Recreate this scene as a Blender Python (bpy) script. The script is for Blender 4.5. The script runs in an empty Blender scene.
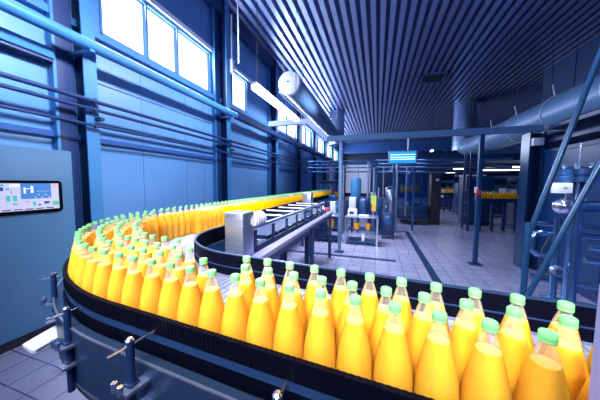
import bpy, bmesh, math, random
from mathutils import Vector, Matrix
from math import radians as rd, sin, cos, pi
random.seed(7)
SC = bpy.context.scene
COL = SC.collection

# ------------------------------------------------------------------ camera
F, YAW, PIT, ROL, HC = 240.0, rd(17.8), rd(4.0), rd(-0.4), 1.62
_r = Vector((cos(YAW), sin(YAW), 0)); _f0 = Vector((-sin(YAW), cos(YAW), 0)); _up = Vector((0, 0, 1))
_f = _f0*cos(PIT) - _up*sin(PIT); _d = -(_up*cos(PIT) + _f0*sin(PIT))
CX = _r*cos(ROL) + _d*sin(ROL); CD = -_r*sin(ROL) + _d*cos(ROL); CF = _f
cam = bpy.data.cameras.new('camera'); camo = bpy.data.objects.new('camera', cam); COL.objects.link(camo)
camo.matrix_world = Matrix(((CX.x, -CD.x, -CF.x, 0), (CX.y, -CD.y, -CF.y, 0), (CX.z, -CD.z, -CF.z, HC), (0, 0, 0, 1)))
cam.sensor_width = 36; cam.lens = F/600*36; cam.clip_start = 0.02; cam.clip_end = 200
SC.camera = camo
def px(p):
    q = Vector(p) - Vector((0, 0, HC)); z = q.dot(CF)
    return (300 + F*q.dot(CX)/z, 200 + F*q.dot(CD)/z, z) if z > 0.01 else (-999, -999, z)

# ------------------------------------------------------------------ materials
def new_mat(name):
    m = bpy.data.materials.new(name); m.use_nodes = True
    nt = m.node_tree; b = nt.nodes['Principled BSDF']
    return m, nt, b
def mat(name, col, rough=.5, metal=0.0, noise=.0, nscale=6.0, stretch=(1, 1, 1), spec=.5, rnoise=0.0):
    m, nt, b = new_mat(name)
    b.inputs['Base Color'].default_value = (*col, 1); b.inputs['Roughness'].default_value = rough
    b.inputs['Metallic'].default_value = metal; b.inputs['Specular IOR Level'].default_value = spec
    if noise or rnoise:
        tc = nt.nodes.new('ShaderNodeTexCoord'); mp = nt.nodes.new('ShaderNodeMapping'); mp.inputs['Scale'].default_value = stretch
        nz = nt.nodes.new('ShaderNodeTexNoise'); nz.inputs['Scale'].default_value = nscale; nz.inputs['Detail'].default_value = 4
        nt.links.new(tc.outputs['Object'], mp.inputs['Vector']); nt.links.new(mp.outputs[0], nz.inputs['Vector'])
        if noise:
            cr = nt.nodes.new('ShaderNodeMapRange'); cr.inputs[3].default_value = 1-noise; cr.inputs[4].default_value = 1+noise
            mx = nt.nodes.new('ShaderNodeVectorMath'); mx.operation = 'SCALE'; mx.inputs[0].default_value = col
            nt.links.new(nz.outputs['Fac'], cr.inputs[0]); nt.links.new(cr.outputs[0], mx.inputs['Scale'])
            nt.links.new(mx.outputs[0], b.inputs['Base Color'])
        if rnoise:
            c2 = nt.nodes.new('ShaderNodeMapRange'); c2.inputs[3].default_value = max(.03, rough-rnoise); c2.inputs[4].default_value = rough+rnoise
            nt.links.new(nz.outputs['Fac'], c2.inputs[0]); nt.links.new(c2.outputs[0], b.inputs['Roughness'])
    return m
def emis(name, col, s):
    m, nt, b = new_mat(name)
    b.inputs['Base Color'].default_value = (*[c*.5 for c in col], 1)
    b.inputs['Emission Color'].default_value = (*col, 1); b.inputs['Emission Strength'].default_value = s
    return m
M = {}
M['wall'] = mat('painted_sandwich_panel', (.10, .25, .54), .34, .0, .08, 1.5, rnoise=.08)
M['wallback'] = mat('panel_joint_shadow_gap', (.01, .03, .12), .6)
M['trimblue'] = mat('dark_blue_trim', (.012, .07, .28), .5)
M['column'] = mat('blue_painted_steel', (.045, .2, .46), .4, 0, .08, 3)
M['coldark'] = mat('deep_blue_painted_steel', (.008, .03, .13), .42, 0, .1, 3)
M['deck'] = mat('lavender_coated_roof_deck', (.34, .43, .76), .40, .9, .06, 2, rnoise=.06)
M['duct'] = mat('galvanised_duct', (.13, .25, .47), .42, .25, .08, 4)
M['beam'] = mat('pale_blue_beam_paint', (.12, .24, .44), .4, .1, .06, 4)
M['recess'] = mat('shade_dark_recess', (.022, .05, .16), .7)  # dark colour paints in the shade between the deck ribs
M['tubeblue'] = mat('glossy_navy_tube', (.008, .045, .13), .26, .3, .05, 4)
M['pipeblue'] = mat('blue_reflecting_steel_pipe', (.2, .38, .66), .17, .95, .1, 5, (1, 1, 6), rnoise=.06)
M['fabric'] = mat('white_fabric_duct', (.5, .6, .9), .6, 0, .05, 8)
M['spiral'] = mat('spiral_duct_metal', (.17, .24, .44), .3, .6, .15, 3, (1, 1, 9))
M['steel'] = mat('brushed_stainless', (.42, .48, .68), .3, .85, .1, 5, (1, 1, 20), rnoise=.1)
M['steelb'] = mat('blue_tinted_stainless', (.03, .12, .32), .3, .7, .12, 5, (1, 1, 12), rnoise=.1)
M['chrome'] = mat('polished_stainless', (.62, .68, .85), .16, .95, .05, 6)
M['skirt'] = mat('satin_stainless_skirt', (.035, .075, .18), .36, .6, .12, 6, (1, 1, 8), rnoise=.1)
M['black'] = mat('black_polymer', (.0015, .002, .008), .5, 0, .15, 20, spec=.05)
M['strip'] = mat('blue_wear_strip', (.006, .03, .11), .5, 0, .1, 12)
M['belt'] = mat('grey_slat_chain', (.36, .4, .6), .3, .25, .1, 14, rnoise=.1)
M['cab'] = mat('control_cabinet_enamel', (.07, .19, .38), .42, 0, .05, 2)
M['plinth'] = mat('black_plinth', (.012, .014, .03), .5)
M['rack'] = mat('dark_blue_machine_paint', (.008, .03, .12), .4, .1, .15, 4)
M['midblue'] = mat('mid_blue_machine_paint', (.005, .04, .145), .38, .0, .12, 4)
M['pale'] = mat('pale_grey_enamel', (.6, .66, .85), .4, 0, .05, 4)
M['white'] = mat('white_enamel', (.8, .85, .95), .4, 0, .04, 5)
M['post'] = mat('violet_grey_machine_post', (.22, .22, .45), .5, 0, .08, 4)
M['amber'] = mat('amber_plastic', (.95, .42, .03), .4, 0, .05, 6)
M['yellowcard'] = mat('lime_card', (.55, .8, .12), .5, 0, .04, 8)
M['orangecard'] = mat('orange_card', (1, .5, .02), .5, 0, .04, 8)
M['red'] = mat('red_plastic', (.6, .03, .06), .4)
M['cable'] = mat('black_cable', (.01, .012, .03), .5)
M['juice'] = mat('orange_juice', (1.0, .50, .0), .6, 0, .02, 9, spec=.05)
_j = M['juice'].node_tree.nodes['Principled BSDF']; _j.inputs['Subsurface Weight'].default_value = .7
_j.inputs['Subsurface Radius'].default_value = (1, .5, .02); _j.inputs['Subsurface Scale'].default_value = .03
M['juice_glint'] = mat('juice_surface_glint', (1.0, .62, .10), .5, 0, .05, 60)  # paler colour imitates the glassy highlight on the liquid top
M['cap'] = mat('mint_cap_plastic', (.20, .66, .24), .4, 0, .03, 30)
M['window'] = emis('overexposed_window_glazing', (.86, .92, 1.0), 2.6)
M['farwindow'] = emis('far_window_glazing', (.55, .66, 1.0), .42)
M['tube'] = emis('fluorescent_tube', (.9, .95, 1.0), 9)
M['fartube'] = emis('far_fluorescent_tube', (.85, .93, 1.0), 5)
M['signblue'] = emis('lit_sign_cyan', (.02, .42, .9), .75)
M['signline'] = emis('lit_sign_line', (.6, .95, 1.0), 1.6)
for k, c in dict(uigrey=(.62, .62, .86), uiblue=(.05, .22, .62), uinavy=(.02, .03, .3), uiteal=(.06, .52, .62), uigreen=(.15, .55, .32),
                 uipink=(.72, .36, .5), uidark=(.02, .03, .12), uiwhite=(.85, .88, 1)).items():
    M[k] = emis('screen_'+k[2:], c, .62)
def plastic():
    m = bpy.data.materials.new('clear_bottle_plastic'); m.use_nodes = True; nt = m.node_tree; nt.nodes.clear()
    o = nt.nodes.new('ShaderNodeOutputMaterial'); t = nt.nodes.new('ShaderNodeBsdfTransparent'); g = nt.nodes.new('ShaderNodeBsdfGlossy')
    d = nt.nodes.new('ShaderNodeBsdfDiffuse'); d.inputs[0].default_value = (.75, .82, .95, 1)
    t.inputs[0].default_value = (.97, .98, 1, 1); g.inputs['Roughness'].default_value = .09; g.inputs[0].default_value = (1, 1, 1, 1)
    lw = nt.nodes.new('ShaderNodeLayerWeight'); lw.inputs[0].default_value = .22
    mr = nt.nodes.new('ShaderNodeMapRange'); mr.inputs[3].default_value = .04; mr.inputs[4].default_value = .5
    a = nt.nodes.new('ShaderNodeMixShader'); a.inputs[0].default_value = .03; b = nt.nodes.new('ShaderNodeMixShader')
    nt.links.new(lw.outputs['Fresnel'], mr.inputs[0]); nt.links.new(mr.outputs[0], b.inputs[0])
    nt.links.new(t.outputs[0], a.inputs[1]); nt.links.new(d.outputs[0], a.inputs[2])
    nt.links.new(a.outputs[0], b.inputs[1]); nt.links.new(g.outputs[0], b.inputs[2]); nt.links.new(b.outputs[0], o.inputs[0])
    return m
M['clear'] = plastic()
def neck():
    m = M['clear'].copy(); m.name = 'glint_whitened_neck'  # white mixed into the clear plastic imitates pale glints on the neck
    for n in m.node_tree.nodes:
        if n.type == 'MIX_SHADER' and not n.inputs[0].is_linked: n.inputs[0].default_value = .11
        if n.type == 'BSDF_DIFFUSE': n.inputs[0].default_value = (.85, .88, .95, 1)
    return m
M['neck'] = neck()
def glass():
    m = M['clear'].copy(); m.name = 'machine_glazing'
    for n in m.node_tree.nodes:
        if n.type == 'BSDF_TRANSPARENT': n.inputs[0].default_value = (.55, .72, .95, 1)
        if n.type == 'BSDF_DIFFUSE': n.inputs[0].default_value = (.1, .25, .6, 1)
    return m
M['glass'] = glass()
def tiles():
    m, nt, b = new_mat('glazed_floor_tiles')
    tc = nt.nodes.new('ShaderNodeTexCoord'); br = nt.nodes.new('ShaderNodeTexBrick')
    br.offset = 0; br.squash = 1
    br.inputs['Scale'].default_value = 1; br.inputs['Brick Width'].default_value = .25; br.inputs['Row Height'].default_value = .25
    br.inputs['Mortar Size'].default_value = .006; br.inputs['Mortar Smooth'].default_value = .2; br.inputs['Bias'].default_value = 0
    br.inputs['Color1'].default_value = (.27, .285, .46, 1); br.inputs['Color2'].default_value = (.23, .25, .42, 1); br.inputs['Mortar'].default_value = (.04, .06, .18, 1)
    nz = nt.nodes.new('ShaderNodeTexNoise'); nz.inputs['Scale'].default_value = 1.3; nz.inputs['Detail'].default_value = 5
    mr = nt.nodes.new('ShaderNodeMapRange'); mr.inputs[3].default_value = .12; mr.inputs[4].default_value = .42
    nt.links.new(tc.outputs['Object'], br.inputs['Vector']); nt.links.new(tc.outputs['Object'], nz.inputs['Vector'])
    nt.links.new(br.outputs['Color'], b.inputs['Base Color']); nt.links.new(nz.outputs['Fac'], mr.inputs[0]); nt.links.new(mr.outputs[0], b.inputs['Roughness'])
    bp = nt.nodes.new('ShaderNodeBump'); bp.inputs['Strength'].default_value = .25; bp.inputs['Distance'].default_value = .004; bp.invert = True
    nt.links.new(br.outputs['Fac'], bp.inputs['Height']); nt.links.new(bp.outputs[0], b.inputs['Normal'])
    return m
M['tiles'] = tiles()

# ------------------------------------------------------------------ helpers
def root_loc(o):
    v = Vector((0, 0, 0))
    while o is not None: v += o.location; o = o.parent
    return v
class MB:
    def __init__(s): s.bm = bmesh.new(); s.m = 0
    def mi(s, i): s.m = i; return s
    def face(s, vs):
        try: f = s.bm.faces.new(vs); f.material_index = s.m; return f
        except ValueError: return None
    def box(s, x0, y0, z0, x1, y1, z1, bev=0.0):
        x0, x1 = sorted((x0, x1)); y0, y1 = sorted((y0, y1)); z0, z1 = sorted((z0, z1))
        v = [s.bm.verts.new((x, y, z)) for z in (z0, z1) for y in (y0, y1) for x in (x0, x1)]
        fs = [s.face([v[i] for i in q]) for q in ((0, 2, 3, 1), (4, 5, 7, 6), (0, 1, 5, 4), (2, 6, 7, 3), (0, 4, 6, 2), (1, 3, 7, 5))]
        if bev:
            es = list({e for f in fs for e in f.edges})
            r = bmesh.ops.bevel(s.bm, geom=es, offset=bev, segments=2, profile=.5, affect='EDGES', clamp_overlap=True)
            for f in r['faces']: f.material_index = s.m
        return s
    def bar(s, p, q, w, h, up=(0, 0, 1)):      # rectangular bar from p to q
        p, q = Vector(p), Vector(q); d = (q-p).normalized(); u = Vector(up)
        a = d.cross(u)
        if a.length < 1e-3: a = d.cross(Vector((1, 0, 0)))
        a.normalize(); b = a.cross(d).normalized()
        vs = [[s.bm.verts.new(e + a*(w/2*i) + b*(h/2*j)) for i, j in ((-1, -1), (1, -1), (1, 1), (-1, 1))] for e in (p, q)]
        for i in range(4): s.face([vs[0][i], vs[0][(i+1) % 4], vs[1][(i+1) % 4], vs[1][i]])
        s.face(vs[0][::-1]); s.face(vs[1]); return s
    def tube(s, path, r, n=12, caps=True):
        P = [Vector(p) for p in path]; R = r if isinstance(r, (list, tuple)) else [r]*len(P)
        rings = []; ref = None
        for i, p in enumerate(P):
            d = ((P[min(i+1, len(P)-1)]-p).normalized() + (p-P[max(i-1, 0)]).normalized())
            d.normalize()
            if ref is None: ref = d.cross(Vector((0, 0, 1)) if abs(d.z) < .9 else Vector((1, 0, 0))).normalized()
            a = (ref - d*ref.dot(d)).normalized(); ref = a; b = d.cross(a)
            rings.append([s.bm.verts.new(p + (a*cos(2*pi*k/n) + b*sin(2*pi*k/n))*R[i]) for k in range(n)])
        for i in range(len(rings)-1):
            for k in range(n): s.face([rings[i][k], rings[i][(k+1) % n], rings[i+1][(k+1) % n], rings[i+1][k]])
        if caps: s.face(rings[0][::-1]); s.face(rings[-1])
        return s
    def cyl(s, p, q, r, n=14, r2=None): return s.tube([p, q], [r, r if r2 is None else r2], n)
    def lathe(s, prof, c=(0, 0, 0), n=20, mats=None, rib=0, close=True):
        rings = []
        for (r, z) in prof:
            if r < 1e-5: rings.append([s.bm.verts.new((c[0], c[1], c[2]+z))])
            else: rings.append([s.bm.verts.new((c[0]+r*cos(2*pi*k/n)*(1+(rib if k % 2 else 0)), c[1]+r*sin(2*pi*k/n)*(1+(rib if k % 2 else 0)), c[2]+z)) for k in range(n)])
        for i in range(len(rings)-1):
            if mats: s.m = mats[i]
            a, b = rings[i], rings[i+1]
            for k in range(n):
                k2 = (k+1) % n
                if len(a) == 1 and len(b) == 1: continue
                if len(a) == 1: s.face([a[0], b[k2], b[k]])
                elif len(b) == 1: s.face([a[k], a[k2], b[0]])
                else: s.face([a[k], a[k2], b[k2], b[k]])
        return s
    def sweep(s, pts, prof, mod=None):         # pts: [(x, y, nx, ny)], prof: closed loop of (offset, z)
        rings = []
        for i, (x, y, nx, ny) in enumerate(pts):
            pr = mod(i, prof) if mod else prof
            rings.append([s.bm.verts.new((x+nx*o, y+ny*o, z)) for o, z in pr])
        n = len(prof)
        for i in range(len(rings)-1):
            for k in range(n): s.face([rings[i][k], rings[i][(k+1) % n], rings[i+1][(k+1) % n], rings[i+1][k]])
        s.face(rings[0][::-1]); s.face(rings[-1]); return s
    def mesh(s, name, mats, smooth=True):
        bmesh.ops.recalc_face_normals(s.bm, faces=s.bm.faces)
        if smooth:
            for f in s.bm.faces: f.smooth = True
            for e in s.bm.edges:
                if len(e.link_faces) == 2 and e.calc_face_angle(0) > rd(38): e.smooth = False
        me = bpy.data.meshes.new(name); s.bm.to_mesh(me); s.bm.free()
        for m in (mats if isinstance(mats, (list, tuple)) else [mats]): me.materials.append(M[m])
        return me
    def build(s, name, mats, parent=None, smooth=True):
        if parent is not None: off = root_loc(parent)
        else:
            vs = [v.co for v in s.bm.verts]
            off = Vector(((min(v.x for v in vs)+max(v.x for v in vs))/2, (min(v.y for v in vs)+max(v.y for v in vs))/2, min(v.z for v in vs)))
        for v in s.bm.verts: v.co -= off
        o = bpy.data.objects.new(name, s.mesh(name, mats, smooth)); COL.objects.link(o)
        if parent is not None: o.parent = parent
        else: o.location = off
        return o
def tag(o, label, cat, group=None, kind=None):
    o['label'] = label; o['category'] = cat
    if group: o['group'] = group
    if kind: o['kind'] = kind
    return o
def thing(name, label, cat, loc=(0, 0, 0), group=None):
    o = bpy.data.objects.new(name, None); COL.objects.link(o); o.location = loc; o.empty_display_size = .1
    return tag(o, label, cat, group)
def struct(o, label=None):
    o['kind'] = 'structure'
    if label: o['label'] = label
    return o

# ------------------------------------------------------------------ building shell
XW, XR, Y0, Y1, ZC = -4.2, 6.6, -3.0, 32.0, 6.4
b = MB(); b.box(XW-.3, Y0, -.1, 10.2, Y1, 0)
fl = b.build('floor', 'tiles'); fl.location = (0, 0, fl.location.z)
for v in fl.data.vertices: v.co += Vector(((XW-.3+10.2)/2, (Y0+Y1)/2, 0))
struct(fl, 'pale glazed tile floor with blue sheen')

# roof deck: trapezoidal ribs running along the hall
b = MB(); prof = []; x = XW-.3; per = .262
while x < 10.2:
    prof += [(x, 0), (x+.135, 0), (x+.147, .16), (x+.25, .16)]; x += per
vs = [[b.bm.verts.new((px_, yy, ZC+dz)) for px_, dz in prof] for yy in (Y0, Y1)]
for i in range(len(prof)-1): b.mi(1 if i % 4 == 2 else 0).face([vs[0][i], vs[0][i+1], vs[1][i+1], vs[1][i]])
top = [[b.bm.verts.new((xx, yy, ZC+.25)) for xx in (XW-.3, 10.2)] for yy in (Y0, Y1)]
b.face([top[0][0], top[0][1], top[1][1], top[1][0]])
b.face([vs[0][0], vs[0][-1], top[0][1], top[0][0]]) if False else None
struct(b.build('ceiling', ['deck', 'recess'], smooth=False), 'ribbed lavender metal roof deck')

# left wall: backing plus sandwich panels with joints, leaving the window strip
WZ0, WZ1 = 3.93, 4.95
b = MB()
wins = [(-2.6, -.6), (-.4, 2.08), (2.78, 5.42), (6.36, 7.26), (9.6, 12.4), (13.0, 15.4), (15.8, 18.9), (19.3, 22.2), (22.6, 25.6), (26, 29)]
b.mi(1).box(XW-.3, Y0, 0, XW-.05, Y1, WZ0); b.box(XW-.3, Y0, WZ1, XW-.05, Y1, ZC+.2)
edges = [Y0] + [e for w in wins for e in w] + [Y1]
for i in range(0, len(edges), 2): b.box(XW-.3, edges[i], WZ0, XW-.05, edges[i+1], WZ1)
b.mi(0)
seams = [-3, -1.6, -.2, 1.2, 2.1, 3.43, 4.5, 5.1, 6.0, 7.3, 8.6, 9.9, 11.2, 12.5, 14, 16, 18, 20, 22, 24, 26, 28, 30, 32]
for i in range(len(seams)-1):
    for z0, z1 in ((0, 2.2), (2.205, 3.145), (3.155, WZ0)): b.box(XW-.06, seams[i]+.004, z0+.004, XW, seams[i+1]-.004, z1-.004)
    b.box(XW-.06, seams[i]+.004, WZ1+.004, XW, seams[i+1]-.004, ZC-.02)
for i in range(0, len(edges), 2): b.box(XW-.06, edges[i], WZ0, XW, edges[i+1], WZ1)
wl = struct(b.build('wall_left', ['wall', 'wallback'], smooth=False), 'long blue panelled wall with a strip of windows')
b = MB(); b.box(XW, Y0, 2.225, XW+.05, Y1, 2.3); struct(b.build('trim_1', 'trimblue', smooth=False), 'dark blue dado trunking along the left wall')
b = MB(); b.box(XW, Y0, 4.99, XW+.06, Y1, 5.09); struct(b.build('trim_2', 'pale', smooth=False), 'pale rail above the windows')
b = MB(); b.box(XW, Y0, 3.80, XW+.09, Y1, 3.9); struct(b.build('trim_3', 'column', smooth=False), 'blue sill rail under the windows')
b = MB(); b.box(XW, Y0, 6.08, XW+.22, Y1, 6.38); struct(b.build('trim_4', 'coldark', smooth=False), 'dark eaves beam under the roof deck')
for i, (a, c) in enumerate(wins):
    n = {(-.4, 2.08): (.6, 1.45), (2.78, 5.42): (3.6, 4.33), (6.36, 7.26): ()}.get((a, c), ((a+c)/2,))
    b = MB(); w = .035
    b.box(XW-.12, a, WZ0, XW+.015, c, WZ0+w); b.box(XW-.12, a, WZ1-w, XW+.015, c, WZ1)
    for e in (a, c-w): b.box(XW-.12, e, WZ0, XW+.015, e+w, WZ1)
    for e in n: b.box(XW-.12, e-w/2, WZ0, XW+.015, e+w/2, WZ1)
    fr = struct(b.build('window_%d' % (i+1), 'column', smooth=False), 'blue framed high window, glaring white')
    b = MB(); b.box(XW-.1, a+w, WZ0+w, XW-.08, c-w, WZ1-w); b.build('pane', 'window', fr, False)
# steel columns
for k in range(9):
    yc = 2.345 + 3.33*k - 3.33
    b = MB()
    b.mi(0).box(-3.92, yc-.0, 0, -3.9, yc+.165, ZC); b.mi(1).box(XW, yc+.07, 0, -3.92, yc+.094, ZC); b.box(XW, yc-.2, 0, XW+.1, yc+.0, ZC); b.mi(0).box(XW, yc-.235, 0, XW+.11, yc-.2, ZC)  # darker blue on web and side box paints in the shaded recess
    struct(b.build('column', ['column', 'coldark'], smooth=False), 'blue painted steel wall column')
# other walls
b = MB(); b.box(XW, Y1, 0, 10.2, Y1+.2, ZC+.2); struct(b.build('wall_back', 'rack', smooth=False), 'far dark end wall')
b = MB(); b.box(XR, Y0, 0, XR+.2, 13.2, ZC)
for yy in (10.2, 11.4, 12.6): b.mi(1).box(XR-.02, yy, 0, XR, yy+.05, ZC)
struct(b.build('wall_right', ['midblue', 'coldark'], smooth=False), 'blue panel wall under the big duct')
b = MB(); b.box(10.0, 13.2, 0, 10.2, Y1, ZC); struct(b.build('wall_far_right', 'rack', smooth=False))
b = MB(); b.box(XW-.3, Y0-.2, 0, XR+.2, Y0, ZC+.2); struct(b.build('wall_rear', 'wall', smooth=False))
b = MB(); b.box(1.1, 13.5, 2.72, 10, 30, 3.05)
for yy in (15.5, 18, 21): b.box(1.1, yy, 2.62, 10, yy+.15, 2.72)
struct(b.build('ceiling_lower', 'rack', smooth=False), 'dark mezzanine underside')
b = MB(); b.box(XW, 29.5, 5.2, 10, 29.7, ZC); struct(b.build('beam', 'trimblue', smooth=False), 'far cross beam')
b = MB(); b.box(-4.0, Y1-.05, .4, -.8, Y1-.02, 4.2); w = struct(b.build('window_11', 'farwindow', smooth=False), 'hazy bright glazing in far end wall')
b = MB()
for xx in (-4.0, -2.4, -.85): b.box(xx-.04, Y1-.09, .4, xx+.04, Y1-.02, 4.2)
b.build('glazing_bars', 'column', w, False)

# floor drains
def drain(x0, y0, x1, y1, label):
    o = thing('floor_drain', label, 'drain', ((x0+x1)/2, (y0+y1)/2, 0))
    MB().box(x0, y0, .0005, x1, y1, .004).build('channel', 'plinth', o, False)
    MB().box(x0+.02, y0+.02, .004, x1-.02, y1-.02, .007).build('grating', 'rack', o, False)
drain(-2.3, 5.27, .42, 5.39, 'short dark slot drain in the tiles in front of the two steel tables')
drain(.93, 2.2, 1.06, 8.8, 'long dark slot drain running down the hall through the shiny tiles')
drain(-.2, 8.75, .93, 8.87, 'dark cross drain in the floor by the filling machine')

# ------------------------------------------------------------------ conveyor path (x, y plane; outer bottle row = offset 0)
BZ = 1.065
def bez(t):
    P = [Vector(p) for p in ((-.85, .603), (-1.47, .65), (-1.965, 1.14), (-1.985, 1.80))]
    u = 1-t
    return P[0]*u**3 + P[1]*3*u*u*t + P[2]*3*u*t*t + P[3]*t**3
raw = [Vector((.95, .463))] + [Vector((.95-1.8*k/80, .463+.14*k/80)) for k in range(1, 80)] + [bez(t/160) for t in range(161)]
for k in range(1, 378): raw.append(Vector((-1.985-.1*min(1, k/150), 1.80+k*.0225)))
L = [0.0]
for i in range(1, len(raw)): L.append(L[-1]+(raw[i]-raw[i-1]).length)
import bisect
def along(s):
    s = min(max(s, 0), L[-1]-1e-4); i = min(bisect.bisect_right(L, s)-1, len(raw)-2)
    return raw[i].lerp(raw[i+1], (s-L[i])/(L[i+1]-L[i]))
def frame(s):
    p = along(s); d = (along(s+.03)-along(s-.03)); d.normalize()
    return (p.x, p.y, d.y, -d.x)
STOT = L[-1]
def width(s):                                   # inner guard offset from the outer bottle row
    y = along(s).y; x = along(s).x
    if x > -1.6: return .582
    t = min(max((y-1.9)/1.5, 0), 1); t = t*t*(3-2*t)
    return .575*(1-t) + .335*t
def path(s0, s1, ds):
    n = max(2, int((s1-s0)/ds)); return [frame(s0+(s1-s0)*k/n) for k in range(n+1)]
def offs(pts, f): return pts
S_IN = lambda s: width(s)

conv = thing('bottle_conveyor', 'curving bottle conveyor with black ribbed guides carrying yellow juice bottles', 'conveyor', (-.6, .8, 0))
# belt
b = MB(); n = 420; ring = []
for k in range(n+1):
    s = STOT*k/n; x, y, nx, ny = frame(s); w = width(s)+.01
    ring.append([b.bm.verts.new((x+nx*o, y+ny*o, z)) for o, z in ((-.052, BZ), (w, BZ), (w, BZ-.03), (-.052, BZ-.03))])
for k in range(n):
    for j in range(4): b.face([ring[k][j], ring[k][(j+1) % 4], ring[k+1][(j+1) % 4], ring[k+1][j]])
belt = b.build('belt', 'belt', conv, False)
b = MB()                                          # fine slats of the chain
for k in range(0, 110):
    s = k*.038; x, y, nx, ny = frame(s); w = width(s)
    b.bar((x-nx*.04, y-ny*.04, BZ+.0005), (x+nx*w, y+ny*w, BZ+.0005), .003, .002)
b.build('chain_slats', 'strip', belt, False)
# outer guard with fine ribs
def ribs(i, prof): return [(o-(.0012 if (i % 2 and k in (0, 3)) else 0), z-(.0015 if (i % 2 and k in (2, 3)) else 0)) for k, (o, z) in enumerate(prof)]
og = MB().sweep(path(0, 4.6, .0075), [(-.057, BZ+.098), (-.043, BZ+.098), (-.043, BZ+.15), (-.057, BZ+.15)], ribs).build('outer_guide_rail', 'black', conv, False)
MB().sweep(path(4.6, STOT, .05), [(-.057, BZ+.098), (-.043, BZ+.098), (-.043, BZ+.15), (-.057, BZ+.15)]).build('outer_guide_rail', 'black', conv)
MB().sweep(path(0, STOT, .03), [(-.0545, BZ+.07), (-.043, BZ+.07), (-.043, BZ+.098), (-.0545, BZ+.098)]).build('wear_strip', 'strip', conv)
MB().sweep(path(0, STOT, .03), [(-.049, BZ+.0), (-.043, BZ+.0), (-.043, BZ+.07), (-.049, BZ+.07)]).build('lower_guide', 'black', conv)
MB().sweep(path(0, STOT, .03), [(-.092, BZ-.03), (-.053, BZ-.03), (-.053, BZ+.022), (-.062, BZ+.03), (-.092, BZ+.03)]).build('frame_rail', 'skirt', conv)
MB().sweep(path(0, STOT, .03), [(-.095, BZ+.029), (-.088, BZ+.029), (-.088, BZ+.034), (-.095, BZ+.034)]).build('rail_edging', 'steel', conv)
MB().sweep(path(0, STOT, .03), [(-.088, BZ-.175), (-.076, BZ-.175), (-.076, BZ-.03), (-.088, BZ-.03)]).build('side_skirt', 'skirt', conv)
MB().tube([(x-nx*.074, y-ny*.074, BZ-.19) for x, y, nx, ny in path(0, STOT, .06)], .011, 10).build('lower_tube', 'steel', conv)
MB().tube([(x-nx*.07, y-ny*.07, BZ-.225) for x, y, nx, ny in path(1.0, 2.9, .06)], .007, 8).build('cable', 'cable', conv)
# inner guard
def ipath(s0, s1, ds):
    out = []
    n = max(2, int((s1-s0)/ds))
    for k in range(n+1):
        s = s0+(s1-s0)*k/n; x, y, nx, ny = frame(s); w = width(s); out.append((x+nx*w, y+ny*w, nx, ny))
    return out
ig = MB().sweep(ipath(0, STOT, .02), [(0, BZ+.005), (.012, BZ+.005), (.012, BZ+.135), (0, BZ+.135)]).build('inner_guide_rail', 'black', conv)
MB().sweep(ipath(0, STOT, .02), [(-.002, BZ+.135), (.014, BZ+.135), (.014, BZ+.141), (-.002, BZ+.141)]).build('rail_lip', 'skirt', ig)
MB().sweep(ipath(0, STOT, .02), [(-.004, BZ+.004), (.0, BZ+.004), (.0, BZ+.012), (-.004, BZ+.012)]).build('rail_foot', 'steel', ig)
MB().sweep(ipath(0, STOT, .02), [(-.0035, BZ+.06), (.0, BZ+.06), (.0, BZ+.066), (-.0035, BZ+.066)]).build('rail_groove', 'strip', ig)
MB().sweep(ipath(0, STOT, .03), [(.014, BZ-.2), (.03, BZ-.2), (.03, BZ+.0), (.014, BZ+.0)]).build('inner_skirt', 'steelb', conv)
# legs
for s in (.35, 1.93, 3.1, 4.7, 6.2, 7.7, 9.2):
    x, y, nx, ny = frame(s)
    for o in (-.02, width(s)-.06):
        lg = MB().box(x+nx*o-.03, y+ny*o-.03, .015, x+nx*o+.03, y+ny*o+.03, BZ-.03, .004).build('leg', 'skirt', conv)
        MB().lathe([(0, 0), (.05, 0), (.05, .008), (.02, .015), (0, .015)], (x+nx*o, y+ny*o, 0), 16).build('foot', 'black', lg)
# cross members under belt
b = MB()
for s in (.35, 1.93, 3.1, 4.7, 6.2): 
    x, y, nx, ny = frame(s); w = width(s)
    b.bar((x, y, .45), (x+nx*(w-.06), y+ny*(w-.06), .45), .03, .05)
b.build('cross_member', 'skirt', conv)
# guide brackets: post, rod to the guide rail, clamp and two arms to the skirt
def bracket(x, y, ztop, zbot, s):
    gx, gy, nx, ny = frame(s); g = Vector((gx-nx*.05, gy-ny*.05, 0)); p = Vector((x, y, 0)); d = (g-p); d.z = 0; dist = d.length; d.normalize()
    br = MB().cyl((x, y, zbot), (x, y, ztop), .0105, 16).build('guide_bracket', 'coldark', conv)
    MB().lathe([(0, .010), (.006, .010), (.0115, .005), (.0115, 0), (0, 0)], (x, y, ztop), 16).build('post_cap', 'chrome', br)
    z = ztop-.012
    a = p-d*.055; e = p+d*(dist+.01)
    MB().cyl((a.x, a.y, z), (e.x, e.y, z+.002), .0038, 8).build('guide_rod', 'chrome', br)
    t = Vector((-d.y, d.x, 0))
    for zz in (ztop-.13, ztop-.2):
        a = p-d*.03-t*.012; e = p+d*max(.02, dist-.03)-t*.012
        MB().bar((a.x, a.y, zz), (e.x, e.y, zz), .036, .01).build('support_arm', 'steel', br)
        MB().box(x-.015, y-.015, zz-.012, x+.015, y+.015, zz+.012, .003).build('clamp', 'rack', br)
    for q in (-1, 1):
        c = p-d*.035+t*.014*q
        MB().cyl((c.x, c.y, ztop-.125), (c.x, c.y, ztop-.1), .008, 10).build('clamp_bolt', 'chrome', br)
def s_near(x, y): return min((k*.02 for k in range(int(STOT/.02))), key=lambda s: (along(s)-Vector((x, y))).length)
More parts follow.
